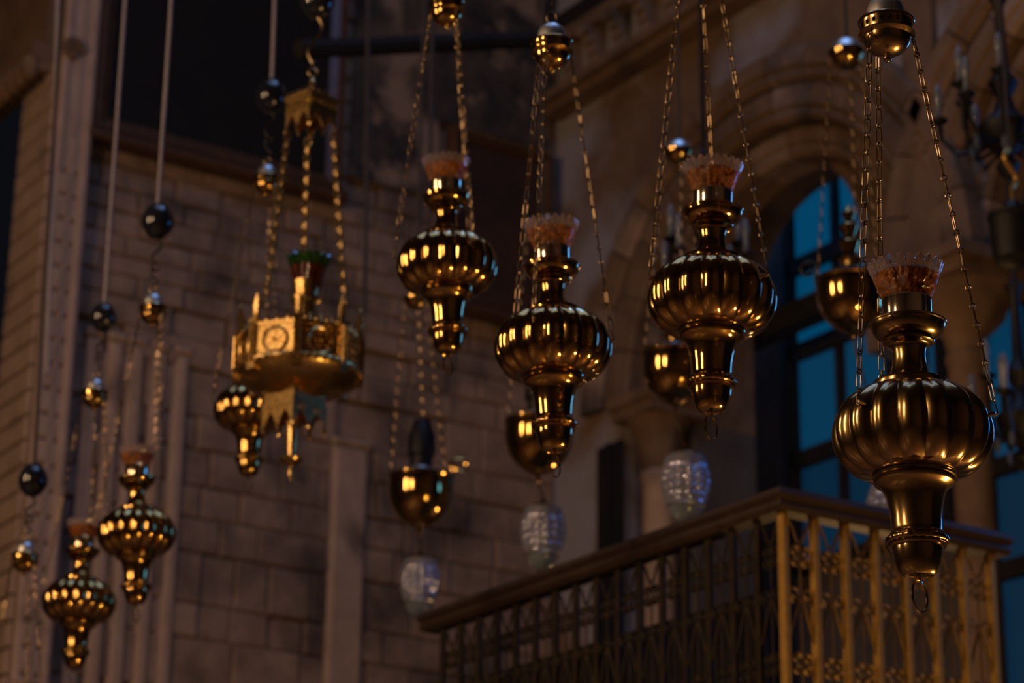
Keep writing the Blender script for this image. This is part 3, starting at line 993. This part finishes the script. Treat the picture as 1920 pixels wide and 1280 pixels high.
# ------------------------------------------------------------------ ornate gilt gothic lamp
def gothic_lantern():
    D = 8.3
    P0 = at(562, 640, D)
    s = D / F
    head = math.atan2(P0.x, P0.y)
    e = bpy.data.objects.new('gothic_lantern', None)
    COL.objects.link(e)
    e.matrix_world = Matrix.Translation(P0) @ Matrix.Rotation(-head, 4, 'Z')
    tag(e, 'ornate gilt gothic sanctuary lamp with eight-sided pinnacled crown and green glass cup', 'lantern')
    inv = e.matrix_world.inverted()
    zs = s / 0.945
    RH = 112 * s

    def Z(y):
        return (640 - y) * zs
    rot = R(-2 - 22.5)
    NS = 8
    # scalloped dish under the crown
    def dish(r, z, ph, k):
        f = 1 + 0.018 * math.cos(48 * ph) * (1 if 0.6 < k < 0.95 else 0)
        return r * f, z
    MB().lathe([(38 * s, Z(748)), (46 * s, Z(742)), (60 * s, Z(738)), (82 * s, Z(733)), (103 * s, Z(722)), (114 * s, Z(713)), (120 * s, Z(706)), (121 * s, Z(700)), (118 * s, Z(696)), (108 * s, Z(692)), (30 * s, Z(692))], 96, dish).build('dish', 'gilt', e)
    fringe = MB()
    for k in range(48):
        a = 2 * PI * k / 48
        fringe.lathe([(0, -6 * s), (4 * s, -2 * s), (4.5 * s, 3 * s), (2 * s, 7 * s), (0, 8 * s)], 6, None, T(119 * s * math.cos(a), 119 * s * math.sin(a), Z(705)))
    fringe.build('beaded_edge', 'gilt', e)
    # six panels with roundels and buttresses with pinnacles
    for k in range(NS):
        a = rot + k * 2 * PI / NS - PI / 2
        apo = RH * math.cos(PI / NS)
        M = Matrix.Rotation(a, 4, 'Z') @ T(apo, 0, 0) @ Matrix.Rotation(PI / 2, 4, 'Z')
        w2 = RH * math.sin(PI / NS) - 6 * s
        p = MB().box(-w2, w2, -3 * s, 3 * s, Z(702), Z(636))
        po = p.build('panel', 'gilt', e, M)
        rel = MB()
        rel.ring(24 * s, 3.2 * s, 28, 6, T(0, -4 * s, Z(670)))
        for q in range(6):
            rel.ring(7 * s, 1.8 * s, 12, 5, T(14 * s * math.cos(q * PI / 3), -4 * s, Z(670) + 14 * s * math.sin(q * PI / 3)))
        rel.lathe([(0, -4 * s), (4 * s, -2 * s), (5 * s, 0), (0, 4 * s)], 10, None, T(0, -4 * s, Z(670)))
        rel.box(-w2, w2, -6 * s, -2 * s, Z(702), Z(697)).box(-w2, w2, -6 * s, -2 * s, Z(641), Z(636))
        for sx in (-1, 1):
            for sz_ in (-1, 1):
                rel.ring(6 * s, 1.6 * s, 10, 5, T(sx * (w2 - 9 * s), -4 * s, Z(670) + sz_ * 24 * s))
        link_obj('relief', rel.mesh('relief', 'gilt'), po)
        cr = MB()
        for q in range(7):
            x = -w2 + (q + 0.5) * 2 * w2 / 7
            hh = (16 if q % 2 else 9) * s
            cr.lathe([(3.4 * s, 0), (4.2 * s, hh * 0.35), (1.5 * s, hh * 0.6), (3 * s, hh * 0.8), (0, hh * 1.15)], 6, None, T(x, 0, Z(637)))
        link_obj('cresting', cr.mesh('cresting', 'gilt'), po)
        ac = rot + (k + 0.5) * 2 * PI / NS - PI / 2
        b = MB()
        b.box(-7 * s, 7 * s, -8 * s, 8 * s, Z(713), Z(630))
        b.box(-9 * s, 9 * s, -10 * s, 10 * s, Z(720), Z(706))
        b.box(-9 * s, 9 * s, -10 * s, 10 * s, Z(634), Z(627))
        for q in (-4 * s, 4 * s):
            b.tube([(9 * s, q, Z(706)), (9 * s, q, Z(636))], 2 * s, 6)
        b.lathe([(8 * s, Z(630)), (6.5 * s, Z(620)), (6.5 * s, Z(608)), (8 * s, Z(605)), (1.5 * s, Z(582)), (3 * s, Z(579)), (0, Z(574))], 6)
        b.build('pinnacle', 'gilt', e, Matrix.Rotation(ac, 4, 'Z') @ T(RH, 0, 0))
    MB().lathe([(105 * s, Z(642)), (60 * s, Z(636)), (30 * s, Z(630)), (0, Z(630))], 36, cap=False).build('inner_tray', 'gilt', e)
    # upper neck, cup holder and coloured glass
    MB().lathe([(30 * s, Z(613)), (30 * s, Z(601)), (24 * s, Z(597)), (24 * s, Z(569)), (29 * s, Z(565)), (29 * s, Z(559)), (23 * s, Z(556)), (26 * s, Z(539)), (28 * s, Z(529)), (24 * s, Z(527))], 32).build('cup_holder', 'gilt', e, T(8 * s, 0, 0))
    gc = MB().lathe([(0, Z(554)), (20 * s, Z(554)), (25 * s, Z(539)), (30 * s, Z(514)), (33 * s, Z(497)), (30 * s, Z(497)), (0, Z(499))], 40, lambda r, z, ph, k: (r * (1 + 0.03 * math.cos(16 * ph)), z)).build('glass_cup', 'red_glass', e, T(10 * s, 0, 0))
    gc['label'] = 'dark red glass cup'
    gr = MB().lathe([(33 * s, Z(501)), (37 * s, Z(493)), (42 * s, Z(483)), (40 * s, Z(481)), (34 * s, Z(491)), (31 * s, Z(499))], 64, lambda r, z, ph, k: (r * (1 + 0.05 * math.cos(16 * ph)), z + 4 * s * math.cos(16 * ph) * (1 - abs(2 * k - 1))), cap=False)
    g2 = link_obj('glass_rim', gr.mesh('glass_rim', 'green_glass'), gc)
    g2['label'] = 'green fluted glass rim'
    # lower lantern box with hanging gothic arches
    lb = MB()
    rot2 = R(42)
    LBM = T(-4 * s, 0, 0) @ Matrix.Rotation(rot2, 4, 'Z')
    W = 40 * s
    lb.box(-W, W, -W, W, Z(764), Z(734))
    lb.box(-W - 4 * s, W + 4 * s, -W - 4 * s, W + 4 * s, Z(740), Z(732))
    lb.box(-W - 3 * s, W + 3 * s, -W - 3 * s, W + 3 * s, Z(769), Z(762))
    lbo = lb.build('lower_box', 'gilt', e, LBM)
    for k in range(4):
        M = Matrix.Rotation(k * PI / 2, 4, 'Z')
        t = MB()
        for i in range(2):
            x0 = -W + i * W
            x1 = x0 + W
            xm = (x0 + x1) / 2
            t.box(x0 - 2.5 * s, x0 + 2.5 * s, -W - 2 * s, -W + 2 * s, Z(804), Z(764))
            n = 8
            vs_ = []
            for j in range(n + 1):
                u = j / n
                x = x0 + (x1 - x0) * u
                zz = Z(808) + (Z(780) - Z(808)) * (1 - abs(2 * u - 1) ** 1.6)
                vs_ += [(x, -W - 1.5 * s, zz), (x, -W - 1.5 * s, Z(767)), (x, -W + 1.5 * s, zz), (x, -W + 1.5 * s, Z(767))]
            fs = []
            for j in range(n):
                a, b = 4 * j, 4 * j + 4
                fs += [(a, b, b + 1, a + 1), (a + 2, a + 3, b + 3, b + 2), (a, a + 2, b + 2, b)]
            t.add(vs_, fs, False)
            t.ring(6 * s, 1.6 * s, 10, 5, T(xm, -W - 2 * s, Z(774)))
            t.lathe([(0, Z(815)), (4 * s, Z(809)), (4 * s, Z(804)), (1.5 * s, Z(800))], 6, None, T(x0, -W, 0))
        t.build('gothic_arcade', 'gilt', lbo, M)
    MB().lathe([(0, Z(898)), (3 * s, Z(892)), (5 * s, Z(884)), (3 * s, Z(874)), (6 * s, Z(869)), (20 * s, Z(862)), (22 * s, Z(858)), (18 * s, Z(855)), (7 * s, Z(852)), (8.5 * s, Z(840)), (10 * s, Z(812)), (12 * s, Z(792)), (22 * s, Z(772)), (24 * s, Z(762))], 24).build('finial', 'gilt', e, T(-6 * s, 0, 0))
    # square canopy
    C0 = inv @ above(583, 216, P0)
    cm = Matrix.Translation(C0) @ Matrix.Rotation(R(42), 4, 'Z')
    W = 33 * s
    c = MB().box(-W, W, -W, W, -2 * s, 30 * s)
    c.box(-W - 4 * s, W + 4 * s, -W - 4 * s, W + 4 * s, 26 * s, 34 * s)
    c.add([(-W, -W, 34 * s), (W, -W, 34 * s), (W, W, 34 * s), (-W, W, 34 * s), (0, 0, 44 * s)], [(0, 1, 4), (1, 2, 4), (2, 3, 4), (3, 0, 4)], False)
    co = c.build('canopy', 'gilt', e, cm)
    for k in range(4):
        t = MB()
        n = 12
        vs_ = []
        for j in range(2 * n + 1):
            u = j / n
            x = -W + W * u
            zz = -34 * s + 26 * s * (1 - abs(2 * (u % 1.0) - 1) ** 1.5)
            if j == 2 * n:
                zz = -34 * s
            vs_ += [(x, -W - 2 * s, zz), (x, -W - 2 * s, 0), (x, -W + 1 * s, zz), (x, -W + 1 * s, 0)]
        fs = []
        for j in range(2 * n):
            a, b = 4 * j, 4 * j + 4
            fs += [(a, b, b + 1, a + 1), (a + 2, a + 3, b + 3, b + 2), (a, a + 2, b + 2, b)]
        t.add(vs_, fs, False)
        for q in range(5):
            t.ring(5 * s, 1.5 * s, 10, 5, T(-W + (q + 0.5) * 2 * W / 5, -W - 3 * s, 14 * s))
            t.lathe([(2.5 * s, 34 * s), (3 * s, 38 * s), (0, 44 * s)], 6, None, T(-W + (q + 0.5) * 2 * W / 5, -W - 2 * s, 0))
        t.box(-W, W, -W - 4 * s, -W - 1 * s, 2 * s, 6 * s)
        t.lathe([(0, -46 * s), (4 * s, -40 * s), (4 * s, -34 * s), (2 * s, -30 * s)], 6, None, T(-W, -W, 0))
        t.build('pierced_arcade', 'gilt', co, Matrix.Rotation(k * PI / 2, 4, 'Z'))
    # top chain ornament, hook, ball, rope
    B = inv @ above(596, 0, P0)
    m = MB()
    m.lathe([(4 * s, 48 * s), (7 * s, 56 * s), (3 * s, 62 * s), (8 * s, 70 * s), (3 * s, 80 * s), (0, 84 * s)], 12, None, Matrix.Translation(C0))
    m.build('canopy_finial', 'gilt', e)
    m = MB()
    h0 = C0 + Vector((0, 0, 84 * s))
    m.ring(9 * s, 2 * s, 14, 6, Matrix.Translation(h0 + Vector((0, 0, 8 * s))))
    m.ring(9 * s, 2 * s, 14, 6, Matrix.Translation(h0 + Vector((0, 0, 22 * s))) @ Matrix.Rotation(PI / 2, 4, 'Z'))
    s_hook(m, B + Vector((0, 0, -0.065)), h0 + Vector((0, 0, 26 * s)), 2.6 * s, 12 * s)
    m.build('hook', 'chain_brass', e)
    rb = 0.062
    bl = MB().lathe(smooth_prof([(0.006, -rb * 1.15), (rb * 0.55, -rb * 1.0), (rb * 0.93, -rb * 0.45), (rb, 0.05 * rb), (rb * 0.86, rb * 0.6), (rb * 0.48, rb * 1.05), (0.006, rb * 1.2)], 4), 32).build('counterweight_ball', 'black_glaze', e, Matrix.Translation(B))
    MB().tube([B + Vector((0, 0, 0.07)), inv @ above(600, -220, P0)], 0.0075, 8).build('rope', 'rope', e)
    # three flat-link chains
    for (x0, y0, dy, x1, y1, dy1) in ((540, 250, -0.02, 497, 585, -0.10), (577, 250, 0.05, 566, 470, 0.10), (624, 250, 0.0, 646, 580, -0.03)):
        a = inv @ above(x0, y0, P0)
        b = inv @ above(x1, y1, P0)
        if x0 == 577:
            b = inv @ above(565, 600, P0)
            b.y = 0.17
            a.y = 0.05
        else:
            b.y = dy1
        m = MB()
        d_ = b - a
        n = round(d_.length / (15 * s))
        zax = -d_.normalized()
        xax = (Vector((1, 0, 0)) - zax * zax.x).normalized()
        base = Matrix((xax, zax.cross(xax), zax)).transposed().to_4x4()
        for k in range(n):
            M = Matrix.Translation(a + d_ * ((k + 0.5) / n)) @ base @ Matrix.Rotation((k % 2) * PI / 2 + 0.4, 4, 'Z')
            m.tube(stadium(22 * s, 10 * s, 2 * s, 4), 2.1 * s, 6, True, M)
        m.build('chain', 'chain_gilt', e)
    return e


gothic_lantern()

# ------------------------------------------------------------------ plain bowl lamps further back, each with a crystal lantern below
def bowl_lamp(label, px, width, depth, top_px, tip_y, cap_w=None, variant=0, handles=()):
    P0 = at(*px, depth)
    s = depth / F
    head = math.atan2(P0.x, P0.y)
    e = bpy.data.objects.new('bowl_lamp', None)
    COL.objects.link(e)
    e.matrix_world = Matrix.Translation(P0) @ Matrix.Rotation(-head, 4, 'Z')
    tag(e, label, 'oil lamp', 'plain bowl lamps in the background')
    inv = e.matrix_world.inverted()
    r = width / 2 * s
    MB().lathe([(0, -1.18 * r), (0.05 * r, -1.16 * r), (0.09 * r, -1.10 * r), (0.05 * r, -1.05 * r), (0.12 * r, -1.0 * r)] + smooth_prof([(0.20 * r, -0.96 * r), (0.5 * r, -0.80 * r), (0.80 * r, -0.48 * r), (0.96 * r, -0.10 * r), (1.0 * r, 0.25 * r), (0.985 * r, 0.50 * r)], 4) + [(1.02 * r, 0.54 * r), (1.02 * r, 0.60 * r), (0.9 * r, 0.62 * r)], 48).build('bowl', 'brass', e)
    MB().lathe([(0.95 * r, 0.60 * r), (0.8 * r, 0.70 * r), (0.45 * r, 0.78 * r), (0.40 * r, 0.85 * r)], 36).build('top_plate', 'silver', e)
    if variant == 0:
        MB().lathe([(0.34 * r, 0.82 * r), (0.34 * r, 1.2 * r), (0.42 * r, 1.3 * r), (0.42 * r, 1.9 * r), (0.34 * r, 2.1 * r), (0.26 * r, 2.4 * r), (0.0, 2.42 * r)], 24).build('chimney', 'dark_iron', e)
    else:
        MB().lathe([(0.36 * r, 0.82 * r), (0.22 * r, 1.0 * r), (0.34 * r, 1.2 * r), (0.18 * r, 1.4 * r), (0.30 * r, 1.7 * r), (0.16 * r, 1.9 * r), (0.26 * r, 2.2 * r), (0.12 * r, 2.4 * r), (0.2 * r, 2.6 * r), (0.0, 2.9 * r)], 24).build('turned_stem', 'brass', e)
    for sg in handles:
        m = MB()
        m.tube(spiral(sg * 1.18 * r, 0.95 * r, 0.30 * r, 1.1, PI if sg > 0 else 0, -sg), 0.045 * r, 6)
        m.tube([(sg * 0.9 * r, 0, 0.6 * r), (sg * 1.0 * r, 0, 0.75 * r), (sg * 0.92 * r, 0, 0.95 * r)], 0.05 * r, 6)
        m.build('scroll_handle', 'brass' if variant == 0 else 'dark_iron', e)
    C0 = inv @ above(*top_px, P0)
    cw = (cap_w or 60) / 2 * s
    ca = MB().lathe([(0, -0.95 * cw), (0.3 * cw, -0.9 * cw), (0.75 * cw, -0.55 * cw), (0.98 * cw, -0.15 * cw), (1.0 * cw, 0.05 * cw), (0.85 * cw, 0.12 * cw)], 32).build('canopy', 'brass', e, Matrix.Translation(C0))
    link_obj('cap_dome', MB().lathe([(0.86 * cw, 0.10 * cw), (0.75 * cw, 0.45 * cw), (0.45 * cw, 0.75 * cw), (0.1 * cw, 0.85 * cw), (0, 0.95 * cw)], 28).mesh('cap_dome', 'silver'), ca)
    for a in (-70, 50, 170):
        o_ = Vector((math.sin(R(a)), -math.cos(R(a)), 0))
        A = C0 + o_ * cw * 0.9
        B = o_ * r * 0.98 + Vector((0, 0, 0.58 * r))
        m = MB()
        d_ = B - A
        n = max(4, round(d_.length / 0.030))
        zax = -d_.normalized()
        xax = (Vector((1, 0, 0)) - zax * zax.x).normalized()
        base = Matrix((xax, zax.cross(xax), zax)).transposed().to_4x4()
        for k in range(n):
            M = Matrix.Translation(A + d_ * ((k + 0.5) / n)) @ base @ Matrix.Rotation((k % 2) * PI / 2 + 0.5, 4, 'Z')
            m.tube(stadium(0.034, 0.010, 0.002, 3), 0.0016, 5, True, M)
        m.build('chain', 'chain_brass', e)
    MB().tube([C0 + Vector((0, 0, 0.9 * cw)), C0 + Vector((0, 0, 2.2))], 0.008, 6).build('rope', 'dark_rope', e)
    e['tip'] = list(e.matrix_world @ Vector((0, 0, -1.195 * r)))
    return e


def crystal_lantern(label, px, width, height, depth, lamp):
    P0 = at(*px, depth)
    s = depth / F
    head = math.atan2(P0.x, P0.y)
    e = bpy.data.objects.new('crystal_lantern', None)
    COL.objects.link(e)
    e.matrix_world = Matrix.Translation(P0) @ Matrix.Rotation(-head, 4, 'Z')
    tag(e, label, 'lantern', 'cut crystal lanterns in the background')
    r, h = width / 2 * s, height / 2 * s / 0.95
    def cut(rr, z, ph, k):
        env = math.sin(PI * min(1.0, max(0.0, k * 1.05)))
        return rr * (1 + 0.10 * env * abs(math.cos(7 * ph)) + 0.075 * env * abs(math.cos(PI * 6 * k)) - 0.09 * env), z
    pf = []
    for i in range(97):
        t = i / 96
        pf.append((r * (0.66 + 0.30 * math.sin(PI * (0.10 + 0.72 * t))), h * (-0.50 + 1.32 * t)))
    MB().lathe(pf, 112, cut).build('cut_glass_barrel', 'cut_crystal', e)
    MB().lathe([(0.0, -h * 0.99), (0.25 * r, -0.96 * h), (0.5 * r, -0.83 * h), (0.66 * r, -0.62 * h), (0.72 * r, -0.49 * h)], 28).build('glass_bowl', 'milk_glass', e)
    inv = e.matrix_world.inverted()
    hp = inv @ Vector(lamp['tip'])
    del lamp['tip']
    cp_ = MB().lathe([(0.62 * r, 0.82 * h), (0.66 * r, 0.88 * h), (0.4 * r, 0.98 * h), (0.12 * r, 1.06 * h), (0.1 * r, 1.15 * h), (0.0, 1.16 * h)], 24)
    cp_.tube([(0, 0, 1.12 * h), hp], 0.004, 6)
    cp_.build('top_cap', 'brass', e)
    for zz, rr in ((-0.49, 0.76), (0.84, 0.72)):
        MB().tube([(rr * r * math.cos(2 * PI * i / 28), rr * r * math.sin(2 * PI * i / 28), zz * h) for i in range(28)], 0.045 * r, 6, True).build('metal_band', 'silver', e)
    return e


bl0 = bowl_lamp('plain round brass bowl lamp with scroll handle and dark chimney below middle', (788, 930), 124, 11.0, (780, 560), 1000, 50, 0, (1,))
bl1 = bowl_lamp('plain brass bowl lamp half hidden behind the lamp left of the arch', (1010, 828), 130, 9.9, (1014, 430), 905, 55)
bl2 = bowl_lamp('plain brass bowl lamp half hidden behind the second lamp from right', (1266, 700), 126, 9.3, (1273, 285), 790, 60, 1)
bl3 = bowl_lamp('plain brass bowl lamp against blue window, left of the front lamp', (1597, 562), 134, 8.6, (1588, 100), 650, 74, 1, (-1,))
crystal_lantern('leftmost cut crystal lantern just above the low end of the railing', (787, 1100), 74, 116, 11.0, bl0)
crystal_lantern('middle cut crystal lantern above the handrail with blue glints', (1018, 1008), 84, 126, 9.9, bl1)
crystal_lantern('right cut crystal lantern hanging beside the slim column', (1285, 915), 92, 136, 9.3, bl2)
crystal_lantern('cut crystal lantern mostly hidden behind the stem of the front lamp', (1672, 962), 92, 120, 8.6, bl3)

# ------------------------------------------------------------------ dark chandeliers with glass candle tubes
def chandelier(label, px, depth, rad, n, rot=0.0, body=True):
    P0 = at(*px, depth)
    e = bpy.data.objects.new('chandelier', None)
    COL.objects.link(e)
    e.location = P0
    tag(e, label, 'chandelier')
    m = MB().lathe([(0, -0.26), (0.03, -0.24), (0.05, -0.20), (0.02, -0.16), (0.09, -0.10), (0.11, -0.03), (0.05, 0.03), (0.03, 0.10), (0.06, 0.16), (0.025, 0.22), (0.02, 0.5), (0.04, 0.54), (0.0, 0.58)], 20)
    m.build('body', 'dark_iron', e)
    MB().tube([(0, 0, 0.55), (0, 0, 2.4)], 0.012, 8).build('suspension_rod', 'dark_iron', e)
    for k in range(n):
        a = rot + 2 * PI * k / n
        c, s_ = math.cos(a), math.sin(a)
        rr = rad * (1.0 if k % 2 == 0 else 0.72)
        zt = 0.02 if k % 2 == 0 else 0.13
        arm = MB().tube([(0.05 * c, 0.05 * s_, -0.02), (rr * .35 * c, rr * .35 * s_, -0.12), (rr * .75 * c, rr * .75 * s_, -0.13), (rr * .97 * c, rr * .97 * s_, -0.06), (rr * c, rr * s_, zt)], 0.010, 6)
        arm.lathe([(0.008, zt - 0.02), (0.034, zt), (0.036, zt + 0.008), (0.012, zt + 0.01)], 14, None, T(rr * c, rr * s_, 0))
        ao = arm.build('arm', 'dark_iron', e)
        link_obj('candle_tube', MB().lathe([(0.012, zt), (0.012, zt + 0.09), (0.016, zt + 0.10), (0.017, zt + 0.125), (0.009, zt + 0.155), (0.0, zt + 0.17)], 12, None, T(rr * c, rr * s_, 0)).mesh('candle_tube', 'milk_glass'), ao)
        link_obj('pendant', MB().lathe([(0, -0.20), (0.012, -0.17), (0.008, -0.13)], 8, None, T(rr * .8 * c, rr * .8 * s_, 0)).mesh('pendant', 'crystal'), ao)
    return e


chandelier('dark iron chandelier with pale candle tubes at top right corner', (1885, 225), 9.6, 0.26, 12, 0.2)
chandelier('dark chandelier with pale candle tubes behind the second lamp from right', (1322, 505), 10.6, 0.21, 8, 0.35)
chandelier('dark chandelier with pale candle tube low at the right edge', (1915, 770), 9.8, 0.20, 8, 0.5)

# dark hanging bell-shaped lamp and gilt hook at the right edge
P0 = at(1902, 445, 9.0)
e = bpy.data.objects.new('dark_hanging_lamp', None)
COL.objects.link(e)
e.location = P0
tag(e, 'dark drum shaped hanging lamp at the right edge under a gilt hook', 'lamp')
MB().lathe([(0, -0.12), (0.05, -0.115), (0.082, -0.09), (0.09, 0.0), (0.09, 0.07), (0.097, 0.075), (0.097, 0.09), (0.05, 0.10), (0.03, 0.14), (0, 0.15)], 28).build('drum', 'dark_iron', e)
hk = MB()
hk.tube([(0, 0, 0.14), (0, 0, 0.20)], 0.006, 6)
hk.tube([(0.0 + 0.028 * math.sin(t * 2 * PI), 0, 0.20 + 0.16 * t) for t in [i / 16 for i in range(17)]], 0.009, 8)
hk.build('hook', 'rail_gilt', e)
MB().tube([(0, 0, 0.36), (0, 0, 2.0)], 0.006, 6).build('rope', 'dark_rope', e)

# loose dark ropes hanging in front of the wall
for (a, b, d_, lab) in (((692, -120), (684, 590), 12.5, 'thin dark rope hanging left of the middle lamps'),
                        ((812, -120), (806, 420), 12.5, 'thin dark rope hanging behind the top middle lamp'),
                        ((112, -120), (88, 700), 12.0, 'thin pale rope hanging along the corner pier')):
    A = at(*a, d_)
    B = above(*b, A)
    o = MB().tube([A, B], 0.011, 8).build('rope', 'dark_rope' if 'dark' in lab else 'rope')
    tag(o, lab, 'rope', 'ropes along the back wall')
